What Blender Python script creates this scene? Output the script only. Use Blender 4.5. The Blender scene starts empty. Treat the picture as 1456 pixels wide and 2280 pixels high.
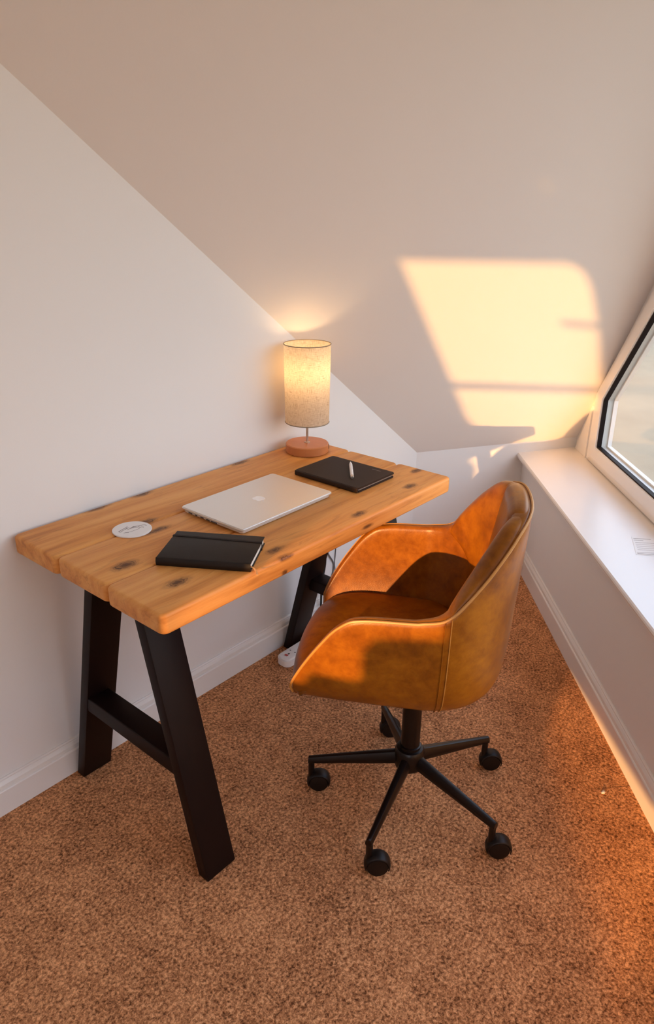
import bpy, bmesh, math
from mathutils import Vector, Matrix

D = bpy.data
COL = bpy.context.scene.collection
SC = bpy.context.scene

# ------------------------------------------------------------------ helpers
def link(o, parent=None):
    COL.objects.link(o)
    if parent: o.parent = parent
    return o

def tag(o, label=None, cat=None, group=None, kind=None):
    if label: o['label'] = label
    if cat: o['category'] = cat
    if group: o['group'] = group
    if kind: o['kind'] = kind
    return o

def thing(name, loc, label, cat, rotz=0.0):
    o = D.objects.new(name, None); o.empty_display_size = .05
    o.location = loc; o.rotation_euler = (0, 0, rotz)
    link(o); tag(o, label, cat)
    return o

def finish(name, bm, mat, parent=None, smooth=False, angle=None, sub=0, normals=True):
    if normals: bmesh.ops.recalc_face_normals(bm, faces=bm.faces[:])
    me = D.meshes.new(name); bm.to_mesh(me); bm.free()
    me.materials.append(mat)
    o = D.objects.new(name, me); link(o, parent)
    if smooth or angle is not None:
        for p in me.polygons: p.use_smooth = True
        if angle is not None:
            me.set_sharp_from_angle(angle=math.radians(angle))
    if sub:
        m = o.modifiers.new('sub', 'SUBSURF'); m.levels = sub; m.render_levels = sub
    return o

def rbox(name, lo, hi, mat, parent=None, bevel=0.0, seg=3, edit=None):
    bm = bmesh.new()
    c = [(lo[i] + hi[i]) / 2 for i in range(3)]; s = [hi[i] - lo[i] for i in range(3)]
    bmesh.ops.create_cube(bm, size=1.0)
    for v in bm.verts: v.co = Vector((c[0] + v.co.x * s[0], c[1] + v.co.y * s[1], c[2] + v.co.z * s[2]))
    if bevel: bmesh.ops.bevel(bm, geom=bm.edges[:], offset=bevel, segments=seg, profile=.5, affect='EDGES')
    if edit: edit(bm)
    return finish(name, bm, mat, parent, angle=35)

def lathe(name, prof, mat, parent=None, loc=(0, 0, 0), n=48, closed=True, angle=35):
    """prof: list of (r,z); ends with r==0 are capped by a pole"""
    bm = bmesh.new(); rings = []
    for r, z in prof:
        if r < 1e-6: rings.append([bm.verts.new((loc[0], loc[1], loc[2] + z))])
        else: rings.append([bm.verts.new((loc[0] + r * math.cos(2 * math.pi * k / n), loc[1] + r * math.sin(2 * math.pi * k / n), loc[2] + z)) for k in range(n)])
    for a, b in zip(rings, rings[1:]):
        for k in range(n):
            k2 = (k + 1) % n
            if len(a) == 1: bm.faces.new((a[0], b[k], b[k2]))
            elif len(b) == 1: bm.faces.new((a[k], a[k2], b[0]))
            else: bm.faces.new((a[k], a[k2], b[k2], b[k]))
    return finish(name, bm, mat, parent, angle=angle)

def tube(name, pts, r, mat, parent=None, n=8, radii=None, aspect=None):
    pts = [Vector(p) for p in pts]; bm = bmesh.new(); rings = []
    up = Vector((0, 0, 1))
    prevn = None
    for i, p in enumerate(pts):
        t = (pts[min(i + 1, len(pts) - 1)] - pts[max(i - 1, 0)]).normalized()
        if prevn is None:
            a = up if abs(t.dot(up)) < .9 else Vector((1, 0, 0))
            nn = (a - t * a.dot(t)).normalized()
        else:
            nn = (prevn - t * prevn.dot(t)).normalized()
        prevn = nn; b = t.cross(nn)
        rr = radii[i] if radii else r
        ax = aspect or (1, 1)
        rings.append([bm.verts.new(p + nn * math.cos(2 * math.pi * k / n) * rr * ax[0] + b * math.sin(2 * math.pi * k / n) * rr * ax[1]) for k in range(n)])
    for a, b in zip(rings, rings[1:]):
        for k in range(n): bm.faces.new((a[k], a[(k + 1) % n], b[(k + 1) % n], b[k]))
    bm.faces.new(rings[0]); bm.faces.new(rings[-1])
    return finish(name, bm, mat, parent, angle=50)

def catmull(P, n=8):
    P = [Vector(p) for p in P]; out = []
    for i in range(len(P) - 1):
        p0 = P[max(i - 1, 0)]; p1 = P[i]; p2 = P[i + 1]; p3 = P[min(i + 2, len(P) - 1)]
        for k in range(n):
            t = k / n
            out.append(.5 * ((2 * p1) + (p2 - p0) * t + (2 * p0 - 5 * p1 + 4 * p2 - p3) * t * t + (3 * p1 - p0 - 3 * p2 + p3) * t ** 3))
    out.append(P[-1]); return out

def slab(name, frame, outer, holes, depth, mat, kind=True, parent=None, bevel=0):
    """polygon (u,v) with holes, in the plane frame=(O,U,V), extruded by the vector depth"""
    O, U, V = [Vector(x) for x in frame]; depth = Vector(depth)
    bm = bmesh.new()
    for loop in [outer] + list(holes):
        vs = [bm.verts.new(O + U * u + V * v) for u, v in loop]
        for i in range(len(vs)): bm.edges.new((vs[i], vs[(i + 1) % len(vs)]))
    bmesh.ops.triangle_fill(bm, use_beauty=True, use_dissolve=False, edges=bm.edges[:])
    r = bmesh.ops.extrude_face_region(bm, geom=bm.faces[:])
    bmesh.ops.translate(bm, verts=[g for g in r['geom'] if isinstance(g, bmesh.types.BMVert)], vec=depth)
    o = finish(name, bm, mat, parent)
    if kind: o['kind'] = 'structure'
    return o

def grid(name, rows, mat, parent=None, close_u=False, sub=0, smooth=True):
    bm = bmesh.new()
    V = [[bm.verts.new(p) for p in row] for row in rows]
    for a, b in zip(V, V[1:]):
        m = len(a)
        for k in range(m if close_u else m - 1):
            try: bm.faces.new((a[k], a[(k + 1) % m], b[(k + 1) % m], b[k]))
            except ValueError: pass
    return finish(name, bm, mat, parent, smooth=smooth, sub=sub)

def interp(x, T):
    if x <= T[0][0]: return T[0][1]
    for (a, fa), (b, fb) in zip(T, T[1:]):
        if x <= b: return fa + (fb - fa) * (x - a) / (b - a)
    return T[-1][1]

def smooth_interp(x, T):
    """monotone-ish cubic through the table"""
    if x <= T[0][0]: return T[0][1]
    if x >= T[-1][0]: return T[-1][1]
    for i in range(len(T) - 1):
        if x <= T[i + 1][0]: break
    x0, y0 = T[i]; x1, y1 = T[i + 1]; h = x1 - x0; dlt = (y1 - y0) / h
    def sl(j):
        if j <= 0 or j >= len(T) - 1: return None
        a = (T[j][1] - T[j - 1][1]) / (T[j][0] - T[j - 1][0]); b = (T[j + 1][1] - T[j][1]) / (T[j + 1][0] - T[j][0])
        return 0 if a * b <= 0 else 2 * a * b / (a + b)
    m0 = sl(i); m1 = sl(i + 1)
    m0 = dlt if m0 is None else m0; m1 = dlt if m1 is None else m1
    t = (x - x0) / h
    return (2 * t ** 3 - 3 * t * t + 1) * y0 + (t ** 3 - 2 * t * t + t) * h * m0 + (-2 * t ** 3 + 3 * t * t) * y1 + (t ** 3 - t * t) * h * m1

# ------------------------------------------------------------------ materials
class NT:
    def __init__(s, name):
        s.m = D.materials.new(name); s.m.use_nodes = True
        s.t = s.m.node_tree; s.t.nodes.clear()
        s.out = s.t.nodes.new('ShaderNodeOutputMaterial')
    def n(s, typ, **kw):
        nd = s.t.nodes.new(typ)
        for k, v in kw.items():
            if k.startswith('_'): setattr(nd, k[1:], v)
        for k, v in kw.items():
            if not k.startswith('_'):
                key = int(k[1:]) if k[0] == 'i' and k[1:].isdigit() else k.replace('__', ' ')
                s.put(nd.inputs[key], v)
        return nd
    def put(s, sock, v):
        if isinstance(v, bpy.types.NodeSocket): s.t.links.new(v, sock)
        else: sock.default_value = v
    def math(s, op, a, b=0.0, c=0.0, clamp=False):
        nd = s.t.nodes.new('ShaderNodeMath'); nd.operation = op; nd.use_clamp = clamp
        s.put(nd.inputs[0], a); s.put(nd.inputs[1], b); s.put(nd.inputs[2], c); return nd.outputs[0]
    def mix(s, f, a, b, mode='MIX'):
        nd = s.t.nodes.new('ShaderNodeMix'); nd.data_type = 'RGBA'; nd.blend_type = mode
        s.put(nd.inputs[0], f); s.put(nd.inputs[6], a); s.put(nd.inputs[7], b); return nd.outputs[2]
    def ramp(s, f, stops):
        nd = s.t.nodes.new('ShaderNodeValToRGB'); e = nd.color_ramp.elements
        while len(e) < len(stops): e.new(.5)
        for el, (p, c) in zip(e, stops): el.position = p; el.color = c
        s.put(nd.inputs[0], f); return nd.outputs[0]
    def coord(s, scale=(1, 1, 1), what='Object', loc=(0, 0, 0), rot=(0, 0, 0)):
        tc = s.t.nodes.new('ShaderNodeTexCoord'); mp = s.t.nodes.new('ShaderNodeMapping')
        mp.inputs['Scale'].default_value = scale; mp.inputs['Location'].default_value = loc; mp.inputs['Rotation'].default_value = rot
        s.t.links.new(tc.outputs[what], mp.inputs[0]); return mp.outputs[0]
    def noise(s, vec, scale, detail=4, rough=.55, dist=0.0):
        nd = s.t.nodes.new('ShaderNodeTexNoise'); s.t.links.new(vec, nd.inputs['Vector'])
        nd.inputs['Scale'].default_value = scale; nd.inputs['Detail'].default_value = detail
        nd.inputs['Roughness'].default_value = rough; nd.inputs['Distortion'].default_value = dist
        return nd.outputs[0]
    def bump(s, h, strength, dist=.001):
        nd = s.t.nodes.new('ShaderNodeBump'); nd.inputs['Strength'].default_value = strength; nd.inputs['Distance'].default_value = dist
        s.t.links.new(h, nd.inputs['Height']); return nd.outputs[0]
    def bsdf(s, color, rough=.5, metal=0.0, normal=None, spec=.5, **kw):
        nd = s.t.nodes.new('ShaderNodeBsdfPrincipled')
        s.put(nd.inputs['Base Color'], color); s.put(nd.inputs['Roughness'], rough); nd.inputs['Metallic'].default_value = metal
        nd.inputs['Specular IOR Level'].default_value = spec
        if normal is not None: s.t.links.new(normal, nd.inputs['Normal'])
        for k, v in kw.items(): s.put(nd.inputs[k.replace('__', ' ')], v)
        s.t.links.new(nd.outputs[0], s.out.inputs[0]); return nd

def rgb(r, g, b): return (r, g, b, 1.0)

def plain(name, c, rough=.5, metal=0.0, spec=.5, nscale=60, var=.06, bump=.0):
    m = NT(name); v = m.coord()
    nz = m.noise(v, nscale, 3)
    f = m.math('MULTIPLY_ADD', nz, 2 * var, 1 - var)
    col = m.mix(1.0, rgb(*c), f, 'MULTIPLY')
    nb = m.bump(m.noise(v, nscale * 6, 3), bump, .0006) if bump else None
    m.bsdf(col, rough, metal, nb, spec)
    return m.m

def wall_mat(name, c, rough=.75):
    m = NT(name); v = m.coord()
    big = m.noise(v, 1.3, 3); fine = m.noise(v, 220, 3, .6)
    f = m.math('MULTIPLY_ADD', big, .05, .975)
    m.bsdf(m.mix(1.0, rgb(*c), f, 'MULTIPLY'), rough, 0, m.bump(fine, .18, .0006), .3)
    return m.m

def wood_mat():
    m = NT('pine_wood')
    tc = m.t.nodes.new('ShaderNodeTexCoord'); P = tc.outputs['Object']
    sep = m.n('ShaderNodeSeparateXYZ', i0=P)
    x, y, z = sep.outputs
    oi = m.n('ShaderNodeObjectInfo'); rnd = oi.outputs['Random']
    # knots: position relative to the desk centre, half length, half width
    knots = [(-.161, .272, .030, .012), (-.298, .277, .034, .012), (-.442, -.049, .028, .016), (-.4165, -.195, .028, .013),
             (-.175, -.2385, .022, .011), (-.180, -.285, .020, .012), (-.274, .111, .034, .011), (.199, .2676, .030, .010),
             (-.281, .049, .03, .010), (.497, -.174, .020, .010), (.30, .02, .03, .012), (.38, -.235, .022, .011), (-.07, -.02, .03, .012), (.12, -.25, .022, .01)]
    kn = None; infl = None
    tc_n = m.coord((1, 1, 1)); wa = m.math('MULTIPLY', m.math('SUBTRACT', m.noise(tc_n, 38, 3, .6), .5), .030); wb = m.math('MULTIPLY', m.math('SUBTRACT', m.noise(m.coord((1, 1, 1), loc=(3, 7, 1)), 60, 3, .6), .5), .016)
    xk = m.math('ADD', x, wa); yk = m.math('ADD', y, wb)
    topf = m.math('MULTIPLY', m.math('SUBTRACT', z, .738, clamp=True), 1 / .008, clamp=True)
    for kx, ky, a, b in knots:
        dx = m.math('MULTIPLY', m.math('SUBTRACT', xk, kx), 1 / a)
        dy = m.math('MULTIPLY', m.math('SUBTRACT', yk, ky), 1 / b)
        d2 = m.math('ADD', m.math('MULTIPLY', dx, dx), m.math('MULTIPLY', dy, dy))
        e = m.math('DIVIDE', 1.0, m.math('ADD', 1.0, m.math('MULTIPLY', d2, d2)))
        # grain bends round the knot
        w = m.math('MULTIPLY', m.math('DIVIDE', dy, m.math('ADD', 1.0, m.math('MULTIPLY', d2, .35))), b * .9)
        kn = e if kn is None else m.math('MAXIMUM', kn, e)
        infl = w if infl is None else m.math('ADD', infl, w)
    kn = m.math('MULTIPLY', kn, topf); infl = m.math('MULTIPLY', infl, topf)
    # knots on the front face
    for kx, kz, a, b in [(-.186, .712, .008, .006), (.12, .725, .02, .005)]:
        dx = m.math('MULTIPLY', m.math('SUBTRACT', xk, kx), 1 / a); dz = m.math('MULTIPLY', m.math('SUBTRACT', z, kz), 1 / b)
        d2 = m.math('ADD', m.math('MULTIPLY', dx, dx), m.math('MULTIPLY', dz, dz))
        e = m.math('DIVIDE', m.math('LESS_THAN', y, -.276), m.math('ADD', 1.0, m.math('MULTIPLY', d2, d2)))
        kn = m.math('MAXIMUM', kn, e)
    yw = m.math('SUBTRACT', y, infl)
    wv = m.n('ShaderNodeCombineXYZ', i0=m.math('MULTIPLY_ADD', rnd, 7.0, x), i1=yw, i2=z).outputs[0]
    def strech(sx, sy, sz):
        mp = m.t.nodes.new('ShaderNodeMapping'); mp.inputs['Scale'].default_value = (sx, sy, sz)
        m.t.links.new(wv, mp.inputs[0]); return mp.outputs[0]
    g1 = m.noise(strech(1.6, 26, 22), 1.0, 5, .6, .4)
    g2 = m.noise(strech(5, 190, 160), 1.0, 4, .65, .2)
    g3 = m.noise(strech(3.0, 7, 7), 1.0, 3, .5, .2)
    g4 = m.noise(strech(9, 60, 60), 1.0, 3, .6, .8)
    val = m.math('ADD', m.math('MULTIPLY', g1, .62), m.math('ADD', m.math('MULTIPLY', g2, .20), m.math('MULTIPLY', g3, .25)))
    col = m.ramp(val, [(.30, rgb(.24, .072, .010)), (.42, rgb(.52, .19, .036)), (.53, rgb(.68, .285, .066)), (.66, rgb(.77, .37, .105)), (.80, rgb(.82, .44, .16))])
    dk = m.math('MULTIPLY', m.math('SUBTRACT', g4, .55, clamp=True), 3.2, clamp=True)
    col = m.mix(m.math('MULTIPLY', dk, .55), col, rgb(.22, .068, .012))
    ring = m.math('MULTIPLY_ADD', m.math('SINE', m.math('MULTIPLY', kn, 26)), .18, .82)
    kf = m.math('MULTIPLY', m.math('SUBTRACT', m.math('MULTIPLY', kn, m.math('MULTIPLY_ADD', g4, .9, .55)), .10, clamp=True), 1.35, clamp=True)
    col = m.mix(m.math('MULTIPLY', kf, ring), col, rgb(.085, .026, .006))
    h = m.math('ADD', m.math('MULTIPLY', g2, .6), m.math('MULTIPLY', g1, .7))
    rough = m.math('MULTIPLY_ADD', g2, .25, .38)
    m.bsdf(col, rough, 0, m.bump(h, .35, .0012), .4)
    return m.m

def leather_mat():
    m = NT('tan_leather'); v = m.coord()
    b = m.noise(v, 7, 4, .6, .6); f = m.noise(v, 45, 5, .65, .3)
    val = m.math('ADD', m.math('MULTIPLY', b, .65), m.math('MULTIPLY', f, .4))
    col = m.ramp(val, [(.30, rgb(.105, .024, .001)), (.50, rgb(.230, .070, .003)), (.70, rgb(.37, .130, .006))])
    vor = m.n('ShaderNodeTexVoronoi', Vector=v, Scale=420.0)
    wr = m.noise(v, 16, 5, .6, 1.2)
    h = m.math('ADD', m.math('MULTIPLY', vor.outputs[0], .35), m.math('MULTIPLY', wr, 1.2))
    m.bsdf(col, m.math('MULTIPLY_ADD', f, .18, .25), 0, m.bump(h, .22, .0012), .32)
    return m.m

def carpet_mat():
    m = NT('carpet_pile'); v = m.coord()
    n1 = m.noise(v, 135, 4, .75, .35); n2 = m.noise(v, 5, 4, .6); n3 = m.noise(v, 26, 3, .6, .8)
    val = m.math('ADD', m.math('MULTIPLY', n1, .75), m.math('ADD', m.math('MULTIPLY', n2, .12), m.math('MULTIPLY', n3, .16)))
    col = m.ramp(val, [(.40, rgb(.10, .030, .008)), (.505, rgb(.52, .215, .085)), (.62, rgb(1.0, .50, .23))])
    # a join in the carpet near the sill wall
    sp = m.n('ShaderNodeSeparateXYZ', i0=v)
    a = Vector((1.60, -1.105)); b = Vector((1.745, -1.232)); d = (b - a).normalized(); nn = Vector((-d.y, d.x)); L = (b - a).length
    wig = m.math('MULTIPLY', m.math('SUBTRACT', n3, .5), .012)
    u = m.math('ADD', m.math('MULTIPLY', m.math('SUBTRACT', sp.outputs[0], a.x), d.x), m.math('MULTIPLY', m.math('SUBTRACT', sp.outputs[1], a.y), d.y))
    w = m.math('ADD', wig, m.math('ADD', m.math('MULTIPLY', m.math('SUBTRACT', sp.outputs[0], a.x), nn.x), m.math('MULTIPLY', m.math('SUBTRACT', sp.outputs[1], a.y), nn.y)))
    along = m.math('MULTIPLY', m.math('GREATER_THAN', u, 0.0), m.math('LESS_THAN', u, L))
    line = m.math('MULTIPLY', along, m.math('SUBTRACT', 1.0, m.math('MULTIPLY', m.math('ABSOLUTE', w), 420.0), clamp=True))
    line = m.math('MULTIPLY', line, m.math('MULTIPLY', u, 1 / L))
    col = m.mix(line, col, rgb(.03, .01, .006))
    h = m.math('ADD', n1, m.math('MULTIPLY', n3, .5))
    m.bsdf(col, .95, 0, m.bump(h, .9, .006), .1, Sheen__Weight=.25, Sheen__Roughness=.5, Sheen__Tint=rgb(.9, .6, .4))
    return m.m

def shade_mat():
    m = NT('linen_shade')
    v = m.coord(); sp = m.n('ShaderNodeSeparateXYZ', i0=v)
    ang = m.math('ARCTAN2', sp.outputs[1], sp.outputs[0])
    cv = m.n('ShaderNodeCombineXYZ', i0=m.math('MULTIPLY', ang, .07), i1=sp.outputs[2]).outputs[0]
    def st(sx, sy):
        mp = m.t.nodes.new('ShaderNodeMapping'); mp.inputs['Scale'].default_value = (sx, sy, 1); m.t.links.new(cv, mp.inputs[0]); return mp.outputs[0]
    a = m.noise(st(70, 900), 1, 3, .6); b = m.noise(st(900, 70), 1, 3, .6)
    s1 = m.math('MULTIPLY', m.math('SUBTRACT', m.noise(st(40, 420), 1, 2), .58, clamp=True), 5, clamp=True)
    s2 = m.math('MULTIPLY', m.math('SUBTRACT', m.noise(st(420, 40), 1, 2), .58, clamp=True), 5, clamp=True)
    slub = m.math('MAXIMUM', s1, s2)
    w = m.math('ADD', m.math('MULTIPLY', a, .5), m.math('MULTIPLY', b, .5))
    w = m.math('SUBTRACT', w, m.math('MULTIPLY', slub, .28))
    col = m.ramp(w, [(.2, rgb(.36, .25, .15)), (.42, rgb(.62, .50, .36)), (.6, rgb(.80, .70, .55))])
    bu = m.bump(w, .3, .0006)
    d = m.n('ShaderNodeBsdfDiffuse', Color=col, Normal=bu)
    t = m.n('ShaderNodeBsdfTranslucent', Color=col, Normal=bu)
    mx = m.n('ShaderNodeMixShader', i0=.42, i1=d.outputs[0], i2=t.outputs[0])
    m.t.links.new(mx.outputs[0], m.out.inputs[0]); return m.m

def glass_mat():
    m = NT('window_glass')
    fr = m.n('ShaderNodeFresnel', IOR=1.5)
    ge = m.n('ShaderNodeNewGeometry')
    fac = m.math('MULTIPLY', fr.outputs[0], m.math('SUBTRACT', 1.0, ge.outputs['Backfacing']))   # each face of the pane mirrors once, on its own side
    t = m.n('ShaderNodeBsdfTransparent', Color=rgb(.97, .98, .97)); g = m.n('ShaderNodeBsdfGlossy', Color=rgb(1, 1, 1), Roughness=0.0)
    mx = m.n('ShaderNodeMixShader', i0=fac, i1=t.outputs[0], i2=g.outputs[0])
    m.t.links.new(mx.outputs[0], m.out.inputs[0]); return m.m

def emit_mat(name, c, s):
    m = NT(name); e = m.n('ShaderNodeEmission', Color=rgb(*c), Strength=s)
    m.t.links.new(e.outputs[0], m.out.inputs[0]); return m.m

M_wall = wall_mat('white_wall_paint', (.80, .79, .775))
M_ceil = wall_mat('ceiling_paint', (.80, .765, .73))
M_gloss = plain('white_gloss_paint', (.82, .80, .77), .28, nscale=8, var=.02)
M_pvc = plain('white_pvc', (.84, .82, .79), .22, nscale=8, var=.02)
M_gasket = plain('black_rubber', (.008, .003, .003), .6, spec=.2)
M_wood = wood_mat()
M_leather = leather_mat()
M_thread = plain('tan_piping', (.52, .24, .05), .4)
M_carpet = carpet_mat()
M_steel = plain('black_powder_coat', (.008, .0022, .0018), .5, spec=.2, bump=.1)
M_blackmetal = plain('black_satin_metal', (.007, .003, .002), .30, spec=.35)
M_plastic = plain('black_plastic', (.007, .003, .002), .45, spec=.3)
M_alu = plain('brushed_aluminium', (.80, .78, .75), .38, metal=.75, nscale=300, var=.02)
M_aludark = plain('dark_port_metal', (.06, .05, .05), .5)
M_logo = plain('polished_logo', (.95, .95, .95), .12, metal=.3, var=.01)
M_cover = plain('black_leatherette', (.013, .0075, .005), .55, spec=.25, nscale=90, bump=.25)
M_folio = plain('dark_brown_folio', (.026, .013, .008), .55, spec=.25, nscale=90, bump=.2)
M_folioedge = plain('grey_folio_edge', (.25, .23, .22), .35, metal=.5)
M_paper = plain('cream_pages', (.85, .80, .70), .7, nscale=400, var=.1)
M_ribbon = plain('orange_ribbon', (.75, .33, .10), .6)
M_white = plain('white_plastic', (.83, .80, .77), .35, var=.02)
M_ceramic = plain('white_coaster', (.80, .79, .78), .4, var=.02)
M_ink = plain('grey_print', (.20, .17, .17), .6)
M_socket = plain('dark_socket_hole', (.05, .03, .03), .6)
M_red = plain('red_switch', (.45, .06, .05), .4)
M_cable_b = plain('black_cable', (.012, .010, .010), .5)
M_cable_g = plain('grey_cable', (.16, .15, .15), .5)
M_shade = shade_mat()
M_trim = plain('shade_trim', (.30, .24, .16), .6)
M_brass = plain('satin_nickel', (.62, .55, .48), .28, metal=.9)
M_baseW = plain('orange_beech', (.50, .175, .055), .38, nscale=25, var=.18)
M_glass = glass_mat()
M_bulb = emit_mat('warm_bulb', (1.0, .63, .30), 22.0)
M_lint = plain('white_lint', (.85, .82, .75), .9)
M_ground = plain('outside_ground', (.30, .23, .14), .9, nscale=.6, var=.3)

# ------------------------------------------------------------------ camera
f_px = 1597.37; pitch, roll, yaw = .3961, .0121, .6976
CAM = Vector((0, -1.5648, 1.46))
fw = Vector((math.cos(yaw) * math.cos(pitch), math.sin(yaw) * math.cos(pitch), -math.sin(pitch)))
r0 = Vector((math.sin(yaw), -math.cos(yaw), 0)); u0 = r0.cross(fw)
rr = math.cos(roll) * r0 + math.sin(roll) * u0; uu = -math.sin(roll) * r0 + math.cos(roll) * u0
cd = D.cameras.new('camera'); co = D.objects.new('camera', cd); link(co)
co.matrix_world = Matrix(((rr.x, uu.x, -fw.x, CAM.x), (rr.y, uu.y, -fw.y, CAM.y), (rr.z, uu.z, -fw.z, CAM.z), (0, 0, 0, 1)))
cd.sensor_fit = 'HORIZONTAL'; cd.sensor_width = 36; cd.lens = f_px / 1456 * 36; cd.clip_start = .02
SC.camera = co

# ------------------------------------------------------------------ room
N = Vector((-.639, .769, 0)).normalized()        # out of the sill wall, into the room
E_ = Vector((N.y, -N.x, 0))                       # along the sill wall, towards the far corner
DW, DV = -2.064, -2.323                           # low wall face, window plane (N.X = d)
CA, CB, CC = -.7425, -1.235, 2.350                # sloping ceiling z = CA x + CB y + CC
XW, HC = -2.2, 2.33                               # far wall behind the camera, flat ceiling
ZK = .53                                          # height of the knee wall
def ceil_z(p): return CA * p[0] + CB * p[1] + CC
def on_wall(s, d): return Vector((E_.x * s + N.x * d, E_.y * s + N.y * d, 0))
KB = Vector(((ZK - CC) / CA, 0, 0))
KD = Vector((-CB, CA, 0)).normalized()
# knee line meets window plane
tW = (DV - N.dot(KB)) / N.dot(KD); tL = (DW - N.dot(KB)) / N.dot(KD)
KW = KB + KD * tW; KL = KB + KD * tL
sK = KW.dot(E_)
sW = (XW - N.x * DV) / E_.x; PW = on_wall(sW, DV)
xF0 = (HC - CC) / CA                              # flat/sloping ceiling line on y=0
# flat/sloping line on the window plane
kE = CA * E_.x + CB * E_.y; z0 = CA * N.x * DV + CB * N.y * DV + CC
sF = (HC - z0) / kE; PF = on_wall(sF, DV)

slab('floor', ((0, 0, 0), (1, 0, 0), (0, 1, 0)), [(XW, 0), (KB.x, 0), (KW.x, KW.y), (PW.x, PW.y)], [], (0, 0, -.08), M_carpet)
slab('wall_left', ((0, 0, 0), (1, 0, 0), (0, 0, 1)), [(XW - .1, 0), (KB.x + .1, 0), (KB.x + .1, ZK + .08), (xF0, HC + .1), (XW - .1, HC + .1)], [], (0, .1, 0), M_wall)
slab('wall_knee', (KB, KD, (0, 0, 1)), [(0, 0), (tW, 0), (tW, ZK + .02), (0, ZK + .02)], [], KD.cross(Vector((0, 0, -1))) * .1, M_wall)
# sloping ceiling, thick slab
nrm = Vector((-CA, -CB, 1)).normalized()
bm = bmesh.new()
sl = [KB, KW, PF, Vector((xF0, 0, 0))]
vs = [bm.verts.new((p.x, p.y, ceil_z(p))) for p in sl]; bm.faces.new(vs)
r = bmesh.ops.extrude_face_region(bm, geom=bm.faces[:])
bmesh.ops.translate(bm, verts=[g for g in r['geom'] if isinstance(g, bmesh.types.BMVert)], vec=nrm * .1)
o = finish('ceiling', bm, M_ceil); o['kind'] = 'structure'
slab('ceiling', ((0, 0, HC), (1, 0, 0), (0, 1, 0)), [(XW, 0), (xF0, 0), (PF.x, PF.y), (PW.x, PW.y)], [], (0, 0, .1), M_ceil)
# low wall below the sill
slab('wall_right', (N * DW, E_, (0, 0, 1)), [(sW + .18, 0), (KL.dot(E_), 0), (KL.dot(E_), .462), (sW + .18, .462)], [], N * -.06, M_wall)
# window wall (upper)
G = [(1.862, .570), (1.868, .770), (1.573, 1.126), (.680, 2.200), (-1.60, 2.200), (-1.60, .570)]     # gasket outline
FO = [(1.975, .484), (1.975, .772), (1.638, 1.180), (.722, 2.286), (-1.69, 2.286), (-1.69, .484)]    # frame outline
slab('wall_window', (N * DV, E_, (0, 0, 1)), [(sW - .1, 0), (sK, 0), (sK, z0 + kE * sK), (sF, HC), (sW - .1, HC)], [FO], N * -.055, M_wall)
# sill board
SB = 2.034
bm = bmesh.new()
prof = [(-SB, .464), (-SB - .30, .464), (-SB - .30, .483), (-SB - .004, .483), (-SB, .479), (-SB + .002, .4735), (-SB, .468)]
sA, sB = sW + .3, (KB + KD * ((-SB - N.dot(KB)) / N.dot(KD))).dot(E_)
ends = []
for a in (0, 1):
    ring = []
    for dd, z in prof:
        if a: s = (KB + KD * ((dd - N.dot(KB)) / N.dot(KD))).dot(E_)
        else: s = sA
        ring.append(bm.verts.new(on_wall(s, max(dd, DV) if dd < DV else dd) + Vector((0, 0, z))))
    ends.append(ring)
m_ = len(prof)
for k in range(m_): bm.faces.new((ends[0][k], ends[0][(k + 1) % m_], ends[1][(k + 1) % m_], ends[1][k]))
bm.faces.new(ends[0]); bm.faces.new(ends[1])
o = finish('trim_2', bm, M_gloss); o['kind'] = 'structure'

# window_1: frame, gasket, glass, bead
w1 = D.objects.new('window_1', None); link(w1); w1['kind'] = 'structure'
def ring_prism(name, A, B, d0, d1, mat, parent, frame=None, bev=0.0):
    """ring between outline A (outer) and B (inner), from depth d0 to d1 along N"""
    fr = frame or (lambda s, z, d: on_wall(s, d) + Vector((0, 0, z)))
    bm = bmesh.new(); n = len(A)
    L = [[bm.verts.new(fr(s, z, d)) for s, z in P] for P, d in ((A, d0), (B, d0), (B, d1), (A, d1))]
    for i in range(4):
        a, b = L[i], L[(i + 1) % 4]
        for k in range(n): bm.faces.new((a[k], a[(k + 1) % n], b[(k + 1) % n], b[k]))
    if bev: bmesh.ops.bevel(bm, geom=[e for e in bm.edges], offset=bev, segments=2, affect='EDGES')
    return finish(name, bm, mat, parent, angle=40)
def inset(P, d):
    """offset a polygon inwards (counter-clockwise or clockwise) by d"""
    n = len(P); area = sum(P[i][0] * P[(i + 1) % n][1] - P[(i + 1) % n][0] * P[i][1] for i in range(n)); sg = 1 if area > 0 else -1
    out = []
    for i in range(n):
        p0, p1, p2 = Vector(P[i - 1]), Vector(P[i]), Vector(P[(i + 1) % n])
        a = (p1 - p0).normalized(); b = (p2 - p1).normalized()
        na = Vector((-a.y, a.x)) * sg; nb = Vector((-b.y, b.x)) * sg
        bis = (na + nb).normalized(); out.append(tuple(p1 + bis * d / max(.2, bis.dot(na))))
    return out
sash = inset(G, -.052)
ring_prism('window_frame', inset(FO, .004), sash, DV + .012, DV - .046, M_pvc, w1, bev=.002)
ring_prism('window_sash', inset(sash, -.001), G, DV + .022, DV - .042, M_pvc, w1, bev=.003)
ring_prism('glazing_seal', inset(G, -.001), inset(G, .0055), DV + .016, DV - .002, M_gasket, w1)
ring_prism('glazing_bead', inset(G, -.001), inset(G, .008), DV - .026, DV - .042, M_pvc, w1)
slab('window_pane', (N * (DV - .004), E_, (0, 0, 1)), inset(G, .001), [], N * -.022, M_glass, False, w1)
# filler panel with a groove between the frame and the slope
slab('trim_1', (N * (DV + .010), E_, (0, 0, 1)), [(1.993, .4835), (sK - .018, .4835), (1.993, z0 + kE * 1.993 - .03)], [], N * -.009, M_pvc)

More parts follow.
